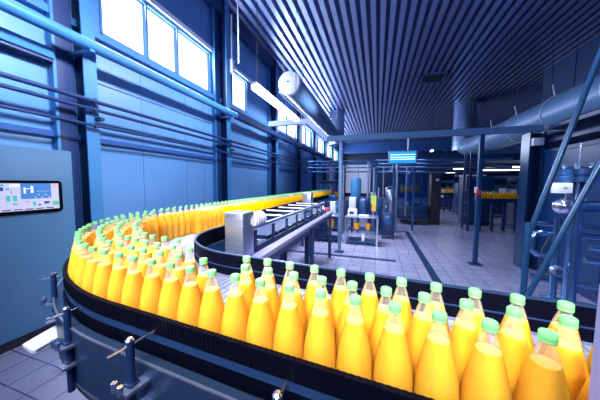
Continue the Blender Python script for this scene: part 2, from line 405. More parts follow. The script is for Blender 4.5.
for x, y, zt, zb in ((-.19, .445, 1.166, .88), (-.641, .462, 1.18, .86), (-1.04, .532, 1.167, .86), (-1.385, .668, 1.2, 1.03), (-1.86, 1.02, 1.2, 1.03), (-2.13, 1.7, 1.2, 1.0)):
    bracket(x, y, zt, zb, s_near(x, y))
b = MB(); pl = [(-1.43, .70), (-1.375, .53), (-1.355, .52), (-1.23, .60), (-1.26, .68)]
pts = [(-1.36, .545), (-1.275, .533), (-1.262, .541), (-1.30, .69), (-1.39, .707), (-1.405, .69)]
lo = [b.bm.verts.new((x, y, .945)) for x, y in pts]; hi = [b.bm.verts.new((x, y, .957)) for x, y in pts]
b.face(lo[::-1]); b.face(hi)
for i in range(len(pts)): b.face([lo[i], lo[(i+1) % len(pts)], hi[(i+1) % len(pts)], hi[i]])
pl = b.build('catch_plate', 'white', conv); pl['label'] = 'white plate sticking out of the conveyor bend'
MB().box(.01, .41, BZ+.094, .075, .4295, BZ+.114, .002).build('rail_joint_plate', 'steelb', conv)

# ------------------------------------------------------------------ bottles
SHELL = [(0, .004), (.024, .0), (.035, .0), (.0402, .008), (.0412, .02), (.0405, .045), (.040, .065), (.0406, .09), (.0412, .115), (.0411, .13), (.0402, .147), (.0384, .165), (.0355, .183), (.0318, .201), (.0275, .219), (.0232, .236), (.0196, .250), (.0160, .263), (.0128, .273), (.0108, .279), (.0105, .2805), (.0105, .282), (.0132, .2825), (.0132, .285), (.0105, .2855), (.0105, .297)]
LEVEL = .245; R_LEV = .0204
JU = [(max(0, r-.0007), z+.0012) for r, z in SHELL if z < LEVEL-.004] + [(R_LEV, LEVEL)]
cap_prof = [(.0108, .284), (.0128, .284), (.0130, .2865), (.0125, .2872), (.0128, .2878), (.0127, .2985), (.0116, .3005), (0, .3005)]
me_shell = MB().lathe(SHELL, n=28, mats=[1 if SHELL[k][1] >= .25 else 0 for k in range(len(SHELL)-1)]).mesh('bottle', ['clear', 'neck'])
b = MB(); b.lathe(JU, n=28); b.mi(1).lathe([(R_LEV, LEVEL), (.0190, LEVEL+.001), (.012, LEVEL), (0, LEVEL)], n=28)
me_juice = b.mesh('juice', ['juice', 'juice_glint'])
me_cap = MB().lathe(cap_prof, n=44, rib=.035).mesh('cap', 'cap')
b = MB()
FAR = [(0, 0), (.038, 0), (.041, .015), (.040, .07), (.0412, .12), (.0384, .165), (.0295, .212), (R_LEV, LEVEL)]
b.lathe(FAR, n=12); b.mi(1).lathe([(R_LEV, LEVEL), (.0155, .265), (.0105, .280), (.0105, .285)], n=12)
b.mi(2).lathe([(.0115, .284), (.0130, .285), (.0128, .298), (.011, .3005), (0, .3005)], n=12)
me_far = b.mesh('far_bottle', ['juice', 'neck', 'cap'])
proto = bpy.data.objects.new('juice_bottle', me_shell); pj = bpy.data.objects.new('juice', me_juice); pc = bpy.data.objects.new('cap', me_cap)
def near_bottle(x, y, z, label, group):
    o = proto.copy(); COL.objects.link(o); o.location = (x, y, z); o.rotation_euler.z = random.random()*6.28
    for c in (pj, pc):
        k = c.copy(); COL.objects.link(k); k.parent = o
    return tag(o, label, 'bottle', group)
def far_bottle(x, y, z, label, group):
    o = bpy.data.objects.new('juice_bottle', me_far); COL.objects.link(o); o.location = (x, y, z)
    return tag(o, label, 'bottle', group)
ORD = 'zeroth first second third fourth fifth sixth seventh eighth ninth tenth eleventh twelfth thirteenth fourteenth'.split()
ROWN = ['front row along the black guide', 'middle row of the front run', 'back row of the front run']
BENDN = ['outermost row round the conveyor bend', 'second row from outside round the bend', 'third row from outside round the bend', 'innermost row round the conveyor bend']
FARN = ['wall-side row of the long line by the wall', 'second row from the wall in the long line', 'third row from the wall in the long line', 'belt-side row of the long line by the wall']
def at_off(s, o):
    x, y, nx, ny = frame(s); return x+nx*o, y+ny*o
placed = []
# front straight: measured starting x of each row, spacing along it
front = [(0.291, .0, .0826), (.359, .0755, .0826), (.398, .152, .0822)]
count = 0; spill = []
row_end = []
for r, (xs, off, sp) in enumerate(front):
    k = -1; n = 0
    while True:
        xq = xs - k*sp; s = (.95-xq)*1.003 + (off*.078)
        x, y = at_off(s, off)
        if xq < (-.60 if r == 0 else -.58 if r == 1 else -.43): row_end.append(s); break
        k += 1
        if r == 1 and -.50 < xq < -.42: continue
        x += random.uniform(-.0006, .0006); y += random.uniform(-.001, .001)
        u, v, d = px((x, y, BZ+.29))
        if u > 600:
            near_bottle(x, y, BZ, 'yellow juice bottle at the right picture edge, %s' % ROWN[r], 'bottles in the '+ROWN[r])
        else:
            n += 1; near_bottle(x, y, BZ, 'yellow juice bottle, %s from the right in %s' % (ORD[n], ROWN[r]), 'bottles in the '+ROWN[r])
        count += 1
# bend
def s_at_y(yy): return next(s for s in (k*.01 for k in range(int(STOT*100))) if along(s).x < -1.6 and along(s).y > yy)
S17 = s_at_y(1.66)
def far_line(): pass
bend_end = [S17, S17-.03, s_at_y(1.5), s_at_y(1.1)]
bend_off = [0, .078, .158, .24]
bend_start = [row_end[0], row_end[1], row_end[1]+.03, row_end[1]+.2]
for r in range(4):
    s = bend_start[r] + (.04 if r else 0)
    while s < bend_end[r]:
        a = at_off(s, bend_off[r]); x, y = a[0]+random.uniform(-.0035, .0035), a[1]+random.uniform(-.0035, .0035)
        near_bottle(x, y, BZ, 'mint-capped yellow bottle in the %s' % BENDN[r], 'bottles in the '+BENDN[r]); count += 1
        ds = .002                                   # step until the chord equals the bottle pitch
        while (Vector(at_off(s+ds, bend_off[r]))-Vector(a)).length < .087: ds += .002
        s += ds
# long line along the wall
fl_start = [S17+.045, S17+.03, s_at_y(2.12), s_at_y(2.75)]
far_list = []
for r in range(4):
    s = fl_start[r]; off = [.0, .077, .154, .231][r]
    while s < STOT-.15:
        x, y = at_off(s, off); far_list.append((s, r, x+random.uniform(-.003, .003), y+random.uniform(-.002, .002))); s += .083
far_list.sort(key=lambda t: t[3])
rest = MB(); n_ind = 0
for s, r, x, y in far_list:
    lab = 'mint-capped yellow bottle in the %s' % FARN[r]; g = 'bottles in the '+FARN[r]
    if count < 286 and y < 2.6: near_bottle(x, y, BZ, lab, g); count += 1
    elif count < 286: far_bottle(x, y, BZ, lab, g); count += 1
    else:
        rest.mi(0).lathe(FAR, (x, y, BZ), 8); rest.mi(1).lathe([(.0236, LEVEL), (.0125, .279), (.0125, .284)], (x, y, BZ), 8)
        rest.mi(2).lathe([(.0150, .284), (.0150, .3), (0, .3)], (x, y, BZ), 8)
tag(rest.build('juice_bottle_crowd', ['juice', 'neck', 'cap']), 'far tail of the long yellow bottle line vanishing along the wall', 'bottles', None, 'stuff')

# ------------------------------------------------------------------ control cabinet
cab = thing('control_cabinet', 'tall blue control cabinet with a wide touch screen, against the left wall', 'control cabinet', (-3.54, 1.0, 0))
MB().box(-3.8, .1, .1, -3.28, 1.808, 1.957, .008).build('cabinet_body', 'cab', cab)
MB().box(-3.78, .12, 0, -3.31, 1.79, .1).build('plinth', 'plinth', cab, False)
def rrect(b, x, y0, z0, y1, z1, r, t):
    pts = []
    for cy_, cz_, a0 in ((y1-r, z1-r, 0), (y0+r, z1-r, 90), (y0+r, z0+r, 180), (y1-r, z0+r, 270)):
        for k in range(6): a = rd(a0+k*18); pts.append((cy_+r*cos(a), cz_+r*sin(a)))
    A = [b.bm.verts.new((x, p, q)) for p, q in pts]; B = [b.bm.verts.new((x+t, p, q)) for p, q in pts]
    b.face(A); b.face(B[::-1])
    for i in range(len(pts)): b.face([A[i], A[(i+1) % len(pts)], B[(i+1) % len(pts)], B[i]])
    return b
bez_ = rrect(MB(), -3.281, .88, 1.30, 1.695, 1.628, .035, .018).build('screen_bezel', 'black', cab)
b = MB(); X = -3.2628
UI = ['uigrey', 'uiblue', 'uinavy', 'uiteal', 'uigreen', 'uipink', 'uidark', 'uiwhite']
b.mi(0).box(X-.002, .905, 1.335, X, 1.664, 1.600)
def ui(m, y0, z0, y1, z1, l=1): b.mi(m).box(X, y0, z0, X+.0008*l, y1, z1)
ui(1, 1.375, 1.448, 1.6, 1.6)
ui(7, 1.395, 1.50, 1.41, 1.56, 2); ui(7, 1.445, 1.505, 1.465, 1.575, 2); ui(7, 1.40, 1.545, 1.44, 1.552, 2)
for i in range(9): ui(3 if i % 2 else 7, 1.475+.013*i, 1.455+.012*((i*7) % 4), 1.482+.013*i, 1.467+.012*((i*7) % 4), 2)
for i in range(4): ui(7, 1.49+.025*i, 1.52+.012*((i*3) % 3), 1.507+.025*i, 1.523+.012*((i*3) % 3), 2)
ui(5, 1.607, 1.56, 1.655, 1.596); ui(4, 1.607, 1.372, 1.66, 1.415); ui(0, 1.61, 1.42, 1.655, 1.55)
for i in range(3): ui(7, 1.61, 1.568+.009*i, 1.65, 1.57+.009*i, 2)
ui(2, 1.18, 1.53, 1.262, 1.563); ui(3, 1.275, 1.535, 1.30, 1.555); ui(3, 1.22, 1.572, 1.265, 1.592); ui(7, 1.30, 1.565, 1.37, 1.59)
ui(3, 1.275, 1.43, 1.302, 1.485); ui(3, 1.32, 1.43, 1.347, 1.485); ui(3, 1.16, 1.40, 1.21, 1.47); ui(6, 1.31, 1.50, 1.314, 1.535)
ui(4, 1.315, 1.392, 1.35, 1.41); ui(3, 1.455, 1.378, 1.478, 1.42); ui(6, 1.495, 1.378, 1.515, 1.392); ui(2, 1.54, 1.392, 1.582, 1.416); ui(5, 1.41, 1.385, 1.43, 1.391)
ui(0, 1.56, 1.372, 1.595, 1.385); ui(6, 1.40, 1.415, 1.43, 1.42)
for i in range(9): ui(6, .93+.078*i, 1.343, .99+.078*i, 1.352)
for i in range(4): ui(3, .95+.06*i, 1.45, .985+.06*i, 1.5); ui(1, .93+.06*i, 1.54, .97+.06*i, 1.58)
b.build('display', UI, bez_, False)

# ------------------------------------------------------------------ left wall services
def wall_pipe(z, r, lab, x=-3.9):
    o = thing('wall_pipe', lab, 'pipe', (x, 5, z), None)
    MB().cyl((x, -1.5, z), (x, 13, z), r, 12).build('pipe', 'coldark', o)
    for k in range(1, 5): MB().box(x-.02, 2.41+3.33*k-3.33, z-r-.012, x+.02, 2.44+3.33*k-3.33, z+r+.012).build('pipe_clamp', 'coldark', o, False)
wall_pipe(2.75, .03, 'topmost of the three dark pipes along the left wall columns', -3.83)
wall_pipe(2.635, .026, 'middle one of three dark pipes along the left wall columns', -3.83)
wall_pipe(2.415, .02, 'lowest of three dark pipes along the left wall columns', -3.83)
for k in range(1, 5):
    y = 2.47+3.33*k-3.33
    o = MB().box(-3.9, y-.02, 2.5, -3.78, y+.04, 2.54).build('pipe_mount', 'coldark'); 
    tag(o, 'dark steel bracket holding wall pipes on the %s column from the camera' % ORD[k], 'bracket')
o = thing('pipe_trunking', 'broad pale blue trunking pipe running below the high windows', 'pipe', (-3.75, 5, 3.4))
MB().tube([(-3.75, -1.5, 3.46), (-3.75, 5.9, 3.46)], .075, 20).build('pipe', 'column', o)
MB().box(-3.84, 5.9, 3.39, -3.66, 20, 3.53).build('cable_tray', 'coldark', o, False)
b = MB()
for k in range(40): b.tube([(-3.80+.03*(k % 4), 5.9+.3*k, 3.54), (-3.79+.03*(k % 4), 6.3+.3*k, 3.56), (-3.80+.03*(k % 4), 6.6+.3*k, 3.54)], .012, 6)
b.build('cable', 'cable', o)
for k in range(6): MB().box(XW, 2.3+3.33*k, 3.36, -3.68, 2.36+3.33*k, 3.39).build('support_arm', 'column', o, False)
o = thing('wall_trunking', 'short pale blue trunking box on the wall left of the first column', 'trunking', (-4.1, 1.2, 3.2))
MB().box(XW, -.6, 3.2, -4.02, 2.1, 3.33, .01).build('box', 'column', o); MB().box(XW, -.6, 3.165, -4.05, 2.1, 3.2).build('lower_rail', 'coldark', o, False)
o = thing('junction_box', 'small pale conduit box fixed high on the second wall column', 'junction box', (-3.85, 5.9, 4.6))
MB().box(-3.9, 5.8, 4.6, -3.8, 5.92, 4.95, .01).build('box', 'pale', o); MB().cyl((-3.85, 5.86, 4.95), (-3.85, 5.86, 6.1), .02, 10).build('conduit', 'pale', o)
# ceiling rod near second column
o = MB().cyl((-2.49, 4.0, 3.8), (-2.49, 4.0, ZC), .012, 8).build('hanging_rod', 'pale'); tag(o, 'thin pale hanging rod with loose end, nearest the left windows', 'rod')

# ------------------------------------------------------------------ lamps and ducts
def tube_lamp(x, y0, y1, z, lab, zt=ZC, along_x=False, mt='tube'):
    o = thing('fluorescent_lamp', lab, 'lamp', (x, y0, z))
    def bx(b, a0, a1, w, z0, z1):
        return b.box(a0, y0-w, z0, a1, y0+w, z1) if along_x else b.box(x-w, a0, z0, x+w, a1, z1)
    a0, a1 = (x, x+(y1-y0)) if along_x else (y0, y1)
    bx(MB(), a0, a1, .03, z+.05, z+.075).build('housing', 'pale', o, False)
    bx(MB(), a0+.015, a1-.015, .045, z, z+.05).build('diffuser', mt, o, False)
    for e in (a0+.08, a1-.08):
        q = (e, y0) if along_x else (x, e)
        MB().cyl((*q, z+.08), (*q, zt-.003), .004, 6).build('suspension_wire', 'cable', o)
    return o
tube_lamp(-1.4, 2.58, 4.16, 2.72, 'bright white fluorescent tube lamp hanging above the bottle line')
o = thing('air_duct', 'white round air duct with domed end cap hanging above the left side', 'air duct', (-2.65, 10, 4.6))
MB().cyl((-2.65, 7.1, 4.66), (-2.65, 16.2, 4.66), .335, 28).build('duct_tube', 'duct', o)
b = MB(); n = 28; rings = []
for r, dy in ((.36, .06), (.36, 0), (.345, -.05), (.25, -.09), (.12, -.105), (0, -.11)):
    rings.append([b.bm.verts.new((-2.65+r*cos(2*pi*k/n), 7.1+dy, 4.66+r*sin(2*pi*k/n))) for k in range(n)] if r else [b.bm.verts.new((-2.65, 7.1+dy, 4.66))])
for i in range(5):
    for k in range(n):
        if len(rings[i+1]) == 1: b.face([rings[i][k], rings[i][(k+1) % n], rings[i+1][0]])
        else: b.face([rings[i][k], rings[i][(k+1) % n], rings[i+1][(k+1) % n], rings[i+1][k]])
b.face(rings[0][::-1]); b.build('end_cap', 'white', o)
MB().lathe([(0, 0), (.03, 0), (.03, .02), (0, .02)], (-2.65, 6.97, 4.66), 12).build('cap_knob', 'steelb', o)
MB().cyl((-2.98, 7.1, 4.44), (-2.98, 16.2, 4.44), .025, 10).build('side_rail', 'white', o)
b = MB()
for y in (7.4, 9.5, 11.6, 13.7): b.cyl((-2.95, y, 4.75), (-3.0, y, ZC), .008, 6); b.cyl((-2.35, y, 4.75), (-2.2, y, ZC), .008, 6)
b.build('hanger', 'pale', o)
def riser(x, y, z0, r, lab):
    o = thing('vertical_duct', lab, 'duct', (x, y, z0))
    MB().cyl((x, y, z0), (x, y, ZC), r, 32).build('duct_tube', 'spiral', o)
    b = MB()
    for k in range(int((ZC-z0)/.28)): b.lathe([(r, 0), (r+.012, .012), (r, .024)], (x, y, z0+.28*k), 32)
    b.build('spiral_rib', 'spiral', o)
    return o
riser(-2.7, 16.4, 4.2, .5, 'dark vertical spiral duct rising to the roof, on the left')
rr = riser(4.83, 16.7, 3.6, .62, 'shiny vertical spiral duct rising to the roof, on the right')
b = MB(); b.lathe([(.62, 4.5), (.66, 4.5), (.66, 4.62), (.62, 4.62)], (4.83, 16.7, 0), 32); b.build('collar', 'white', rr)
o = thing('main_duct', 'huge pale horizontal duct hung from rods on the right side', 'duct', (5.0, 10, 3.2))
MB().tube([(5.0, 3.5, 3.7), (5.0, 15.2, 3.7), (4.98, 16.0, 3.72), (4.93, 16.6, 3.95), (4.86, 16.75, 4.4)], [.5, .52, .55, .6, .62], 32).build('duct_tube', 'duct', o)
for k in range(6): y = 5+2*k; MB().tube([(5+.525*cos(rd(a)), y, 3.7+.525*sin(rd(a))) for a in range(0, 361, 15)], .012, 6, False).build('hanger_band', 'pale', o)
for k in range(6):
    y = 5+2*k; MB().cyl((4.8, y, 4.15), (4.72, y, 4.5), .018, 8).build('hanger_rod', 'pale', o); MB().cyl((4.72, y, 4.5), (4.6, y, ZC), .004, 6).build('hanger_wire', 'cable', o)
o = thing('ceiling_vent', 'dark rectangular hatch set in the ribbed ceiling', 'vent', (2.25, 12.3, ZC))
b = MB()
for a in ((1.75, 11.9, 1.82, 12.9), (2.68, 11.9, 2.75, 12.9), (1.75, 11.9, 2.75, 11.97), (1.75, 12.83, 2.75, 12.9)): b.box(a[0], a[1], ZC-.06, a[2], a[3], ZC)
b.build('vent_frame', 'spiral', o, False)
MB().box(1.82, 11.97, ZC-.03, 2.68, 12.83, ZC-.01).build('vent_panel', 'plinth', o, False)

# gantry: two posts and a cross beam with a raised left end
g = thing('pipe_gantry', 'pale cross beam with a raised left end on two slim posts', 'gantry', (.55, 5.65, 0))
b = MB(); P = [(-2.65, 3.10), (-1.62, 3.10), (-1.15, 2.66), (2.86, 2.66)]
hw, hh = .05, .06; rings = []
for i, (x, z) in enumerate(P):
    d1 = Vector(P[min(i+1, 3)])-Vector(P[i]); d0 = Vector(P[i])-Vector(P[max(i-1, 0)])
    d = (d1.normalized() if i < 3 else Vector((0, 0))) + (d0.normalized() if i else Vector((0, 0))); d.normalize(); nrm = Vector((-d.y, d.x)); h = hh/max(.5, nrm.dot(Vector((-(d1 if i < 3 else d0).normalized().y, (d1 if i < 3 else d0).normalized().x))))
    rings.append([b.bm.verts.new((x+nrm.x*h*q, 5.65+hw*w_, z+nrm.y*h*q)) for w_, q in ((-1, -1), (1, -1), (1, 1), (-1, 1))])
for i in range(3):
    b.mi(0 if i == 2 else 1)
    for k in range(4): b.face([rings[i][k], rings[i][(k+1) % 4], rings[i+1][(k+1) % 4], rings[i+1][k]])
b.face(rings[0][::-1]); b.mi(0).face(rings[-1]); b.build('cross_beam', ['beam', 'fabric'], g)
for x, m in ((-.82, 'beam'), (1.93, 'midblue')):
    p = MB().box(x-.04, 5.61, .01, x+.04, 5.69, 2.6, .006).build('post', m, g)
    MB().box(x-.11, 5.54, 0, x+.11, 5.76, .012, .003).build('base_plate', 'rack', p)
MB().box(1.87, 5.58, 1.4, 1.95, 5.61, 1.52, .005).build('tag_box', 'red', g)
MB().box(1.84, 5.585, 1.45, 1.89, 5.61, 1.57, .004).build('tag_plate', 'white', g)

# ------------------------------------------------------------------ side conveyor inside the bend
o = thing('side_conveyor', 'empty steel side conveyor with cross rods beside the bottle line', 'conveyor', (-1.15, 3.2, 0))
MB().box(-1.12, 1.86, 1.185, -1.085, 5.2, 1.215, .004).build('guide_rail', 'steel', o)
MB().box(-1.45, 2.3, 1.02, -1.1, 5.2, 1.06).build('conveyor_bed', 'rack', o, False)
MB().box(-1.0, 1.72, .96, -.9, 5.2, 1.01, .006).build('lower_beam', 'post', o)
MB().box(-1.08, 1.9, .78, -1.06, 5.2, 1.03).build('side_panel', 'skirt', o, False)
for k in range(6):
    y = 2.25+.45*k; MB().cyl((-1.52, y, 1.225), (-1.09, y, 1.225), .010, 8).build('cross_rod', 'white', o)
for k in range(8):
    y = 1.95+.4*k
    s = MB().box(-1.065, y-.02, 1.0, -1.045, y+.02, 1.19).build('stanchion', 'rack', o, False)
    MB().cyl((-1.05, y, 1.1), (-.99, y, 1.1), .008, 8).build('stanchion_knob', 'chrome', s)
for y in (2.0, 3.6, 5.1):
    MB().box(-.98, y-.03, 0, -.92, y+.03, .96, .003).build('leg', 'rack', o); MB().box(-1.44, y-.03, 0, -1.38, y+.03, 1.02, .003).build('leg', 'rack', o)
o = thing('drive_box', 'steel drive box with pale top standing inside the conveyor bend', 'drive box', (-1.05, 1.7, 0))
MB().box(-1.15, 1.62, .82, -.985, 1.80, 1.385, .008).build('housing', 'steel', o); MB().box(-1.12, 1.65, 0, -1.02, 1.75, .82).build('pedestal', 'rack', o, False)
mt = MB().cyl((-1.02, 1.8, 1.3), (-1.02, 2.0, 1.3), .058, 20).build('motor', 'white', o)
b = MB()
for k in range(4): b.cyl((-1.02, 1.83+.045*k, 1.3), (-1.02, 1.845+.045*k, 1.3), .066, 20)
b.build('cooling_fins', 'pale', mt); MB().cyl((-1.02, 2.0, 1.3), (-1.02, 2.02, 1.3), .045, 16).build('fan_cover', 'rack', mt)
o = thing('end_panel', 'upright pale steel end box where the bottle line fades away', 'end box', (-1.3, 4.5, 0))
MB().box(-1.40, 4.5, 1.08, -1.22, 4.68, 1.44, .02).build('panel', 'steel', o); MB().box(-1.35, 4.53, 0, -1.27, 4.6, 1.08).build('pedestal', 'rack', o, False)

# ------------------------------------------------------------------ steel tables with parts
def table(x0, x1, y0, y1, zt, lab):
    o = thing('steel_table', lab, 'table', ((x0+x1)/2, (y0+y1)/2, 0), 'steel tables in the hall')
    MB().box(x0, y0, zt-.03, x1, y1, zt, .004).build('tabletop', 'steel', o)
    for z in (.1, .40): MB().box(x0+.02, y0+.02, z-.02, x1-.02, y1-.02, z).build('shelf', 'steelb', o, False)
    for x in (x0+.02, x1-.02):
        for y in (y0+.02, y1-.02): MB().box(x-.02, y-.02, 0, x+.02, y+.02, zt-.03).build('leg', 'steel', o, False)
    return o
table(-.80, .05, 6.4, 6.95, .75, 'right one of two shelved steel tables, topped by a pale equipment tower')
table(-1.76, -.93, 6.42, 6.97, .75, 'left one of two shelved steel tables, nearer the bottle line')
def simple(name, lab, cat, fn, m, group=None):
    b = MB(); fn(b); return tag(b.build(name, m), lab, cat, group)
o = thing('test_device', 'pale grey test device tower on the right steel table', 'device', (-.65, 6.6, .75))
MB().box(-.74, 6.55, .75, -.5, 6.8, .93, .01).build('base', 'white', o); MB().box(-.72, 6.62, .93, -.54, 6.78, 1.25, .01).build('tower', 'pale', o); MB().box(-.70, 6.54, .8, -.58, 6.552, .87).build('dial_panel', 'rack', o, False)
simple('blue_housing', 'blue machine housing on the right steel table behind pale device', 'machine', lambda b: b.box(-.78, 6.82, .75, -.5, 6.94, 1.24, .01), 'midblue')
simple('blue_canister', 'round blue canister on the right steel table beside pale device', 'canister', lambda b: b.lathe([(0, 0), (.12, 0), (.13, .02), (.13, .4), (.09, .46), (.03, .48), (.03, .52), (0, .52)], (-.33, 6.7, .75), 20), 'midblue')
o = thing('card_holder', 'lime and orange card on a stand at table end', 'card', (-.08, 6.6, .75))
MB().box(-.15, 6.58, 1.1, -.015, 6.60, 1.31).build('lime_card', 'yellowcard', o, False); MB().box(-.125, 6.575, .90, -.02, 6.6, 1.1).build('orange_card', 'orangecard', o, False); MB().box(-.09, 6.6, .75, -.07, 6.62, 1.3).build('stand', 'steel', o, False)
simple('instrument', 'small flat pale instrument lying on the right steel table', 'instrument', lambda b: b.box(-.45, 6.45, .75, -.18, 6.58, .80, .01), 'pale')
for i, (x, w, lab) in enumerate(((-.50, .17, 'large amber tub on the middle shelf of the right table'), (-.2, .12, 'small amber tub on the middle shelf of right table'))):
    o = thing('amber_tub', lab, 'tub', (x, 6.55, .4)); MB().lathe([(0, 0), (w*.42, 0), (w*.5, .05), (w*.5, .15), (0, .15)], (x, 6.55, .4), 16).build('tub_body', 'amber', o); MB().lathe([(0, .15), (w*.53, .15), (w*.53, .17), (0, .175)], (x, 6.55, .4), 16).build('lid', 'orangecard', o)
for i, (x, y) in enumerate(((-.19, 6.5), (-.11, 6.52), (-.04, 6.5), (-.15, 6.62), (-.07, 6.63))):
    o = bpy.data.objects.new('clear_bottle', me_shell); COL.objects.link(o); o.location = (x, y, .1)
    tag(o, 'clear empty plastic bottle in the cluster on the right table bottom shelf', 'bottle', 'clear bottles on the bottom shelf')
simple('white_carton', 'small white carton on the bottom shelf of right table', 'carton', lambda b: b.box(-.36, 6.5, .1, -.28, 6.56, .28, .004), 'white')
for i, (x, w, h, m, lab, z) in enumerate(((-1.62, .2, .22, 'rack', 'dark blue crate on the left steel table', .75), (-1.34, .14, .16, 'red', 'red box on the left steel table', .75), (-1.15, .14, .34, 'pale', 'pale box standing on the left steel table', .75),
                                      (-1.6, .25, .2, 'steelb', 'steel tray box on the left table middle shelf', .4), (-1.2, .16, .2, 'amber', 'amber box on the left table middle shelf', .4), (-1.5, .4, .24, 'rack', 'dark crate on the left table bottom shelf', .1))):
    o = thing('storage_box', lab, 'box', (x, 6.6, z)); MB().box(x-w/2, 6.5, z, x+w/2, 6.72, z+h, .008).build('box', m, o); MB().box(x-w/2-.006, 6.494, z+h, x+w/2+.006, 6.726, z+h+.02, .003).build('lid', m, o)

# ------------------------------------------------------------------ mid background
o = thing('pipe_rack', 'long overhead rack of horizontal pipes crossing the hall behind tables', 'pipe rack', (-.7, 9, 0))
for z, y in ((2.46, 9.0), (2.22, 9.0), (2.36, 9.25), (2.08, 9.25)): MB().cyl((-2.6, y, z), (3.9, y, z-.06), .028, 10).build('pipe', 'pipeblue', o)
for x in (-2.5, -1.3, -.05, .55, 1.2): MB().box(x-.035, 9.08, 0, x+.035, 9.16, 2.5).build('post', 'steelb', o, False)
for x in (.2, .95): MB().cyl((x, 9.0, .5), (x, 9.0, 2.2), .03, 10).build('drop_pipe', 'steel', o)
o = thing('blue_drum', 'upright blue drum vessel on a stand behind pale test device', 'tank', (-.67, 8.1, 0))
MB().lathe([(0, 1.0), (.14, 1.04), (.17, 1.12), (.17, 1.72), (.14, 1.8), (0, 1.83)], (-.67, 8.1, 0), 24).build('vessel', 'column', o)
for q in range(4): MB().cyl((-.67+.14*cos(q*pi/2+.7), 8.1+.14*sin(q*pi/2+.7), 0), (-.67+.14*cos(q*pi/2+.7), 8.1+.14*sin(q*pi/2+.7), 1.1), .02, 8).build('leg', 'rack', o)
def machine(name, lab, x, y, w, d, h, z0, mb, extras):
    o = thing(name, lab, 'machine', (x, y, 0)); MB().box(x-w/2, y-d/2, .12, x+w/2, y+d/2, z0, .015).build('base', mb, o)
    for sx in (-1, 1):
        for sy in (-1, 1):
            MB().box(x+sx*(w/2-.03)-.025, y+sy*(d/2-.03)-.025, 0, x+sx*(w/2-.03)+.025, y+sy*(d/2-.03)+.025, h).build('frame_post', mb, o, False)
    if extras: MB().box(x-w/2, y-d/2, h, x+w/2, y+d/2, h+.14, .01).build('top_hood', mb, o)
    return o
# rinser at the head of the bottle line
o = machine('rinser_machine', 'dark rotary machine at the far end of the bottle line', -2.0, 10.9, 1.2, .9, 1.1, 1.0, 'rack', False)
MB().lathe([(0, 0), (.55, 0), (.6, .05), (.6, .12), (0, .14)], (-2.0, 10.9, 1.62), 24).build('rotor_disc', 'rack', o); MB().cyl((-2.0, 10.9, 1.0), (-2.0, 10.9, 2.4), .09, 14).build('spindle', 'steel', o)
for q in range(8): MB().cyl((-2+.5*cos(q*pi/4), 10.9+.4*sin(q*pi/4), 1.3), (-2+.5*cos(q*pi/4), 10.9+.4*sin(q*pi/4), 1.64), .03, 8).build('nozzle', 'chrome', o)
for q in range(5): far_bottle(-1.78+.09*q, 10.6+.02*q, 1.01, 'yellow bottle in the small cluster inside the far rotary machine', 'bottles in the far rotary machine')
for i, (x, y, w, d, h, m, lab) in enumerate(((-1.35, 8.3, .8, .6, 1.05, 'rack', 'dark low machine behind the left steel table'), (-.05, 8.2, .5, .5, 1.15, 'midblue', 'blue low machine behind the right steel table'), (.33, 7.6, .35, .4, .8, 'rack', 'dark pump unit right of the right steel table'))):
    o = machine('machine_cabinet', lab, x, y, w, d, h*.9, h, m, False)
    MB().box(x-w*.3, y-d/2-.012, h*.55, x+w*.3, y-d/2, h*.85, .004).build('door', 'steelb', o); MB().cyl((x+w*.2, y-d*.2, h), (x+w*.2, y-d*.2, h+.35), .04, 10).build('stub_pipe', 'steel', o)
    MB().box(x-w*.3, y-.1, h, x, y+.1, h+.18, .01).build('top_box', 'steelb' if i != 1 else 'pale', o)
for i, (x, y, z0, z1, r, lab) in enumerate(((-.28, 7.9, 0, 2.3, .035, 'upright steel pipe just right of the blue drum'), (-.1, 7.6, 0, 2.1, .03, 'upright steel pipe behind the blue canister'), (.62, 8.6, 0, 2.6, .04, 'upright steel pipe left of the steel tank'), (-1.05, 7.9, 0, 2.2, .03, 'upright steel pipe left of the blue drum'))):
    o = thing('standpipe', lab, 'pipe', (x, y, 0)); MB().cyl((x, y, z0), (x, y, z1), r, 12).build('pipe', 'steel', o); MB().lathe([(0, 0), (r*2.2, 0), (r*2.2, .02), (0, .02)], (x, y, 0), 14).build('flange', 'steel', o)
    MB().lathe([(0, 0), (r*1.6, 0), (r*1.6, .1), (0, .11)], (x, y, 1.1), 14).build('valve', 'chrome', o)
for x, y, h, lab in ((-1.7, 6.75, .3, 'shiny canister at the left end of left table'), (-1.48, 6.8, .24, 'shiny canister near the middle of left table'), (-1.0, 6.85, .28, 'shiny canister at the right end of left table')):
    o = thing('steel_canister', lab, 'canister', (x, y, .75)); MB().lathe([(0, 0), (.06, 0), (.06, h*.7), (.025, h*.85), (.025, h), (0, h)], (x, y, .75), 16).build('can_body', 'chrome', o); MB().lathe([(0, h), (.03, h), (.03, h+.03), (0, h+.03)], (x, y, .75), 12).build('lid', 'midblue', o)
# stainless tank left of filling machine
o = thing('steel_tank', 'slim stainless tank with domed lid left of the filling machine', 'tank', (.52, 9.5, 0))
MB().lathe([(0, .3), (.15, .35), (.2, .45), (.2, 1.3), (.14, 1.4), (.05, 1.43), (0, 1.43)], (.52, 9.7, 0), 24).build('vessel', 'steel', o)
b = MB(); b.tube([(.3, 9.7, 1.2), (.32, 9.7, 1.42), (.4, 9.7, 1.5), (.52, 9.7, 1.52), (.66, 9.7, 1.48), (.74, 9.7, 1.36)], .025, 8); b.build('inlet_pipe', 'chrome', o)
for q in range(3): MB().cyl((.52+.14*cos(q*2.1), 9.7+.14*sin(q*2.1), 0), (.52+.14*cos(q*2.1), 9.7+.14*sin(q*2.1), .42), .02, 8).build('leg', 'rack', o)
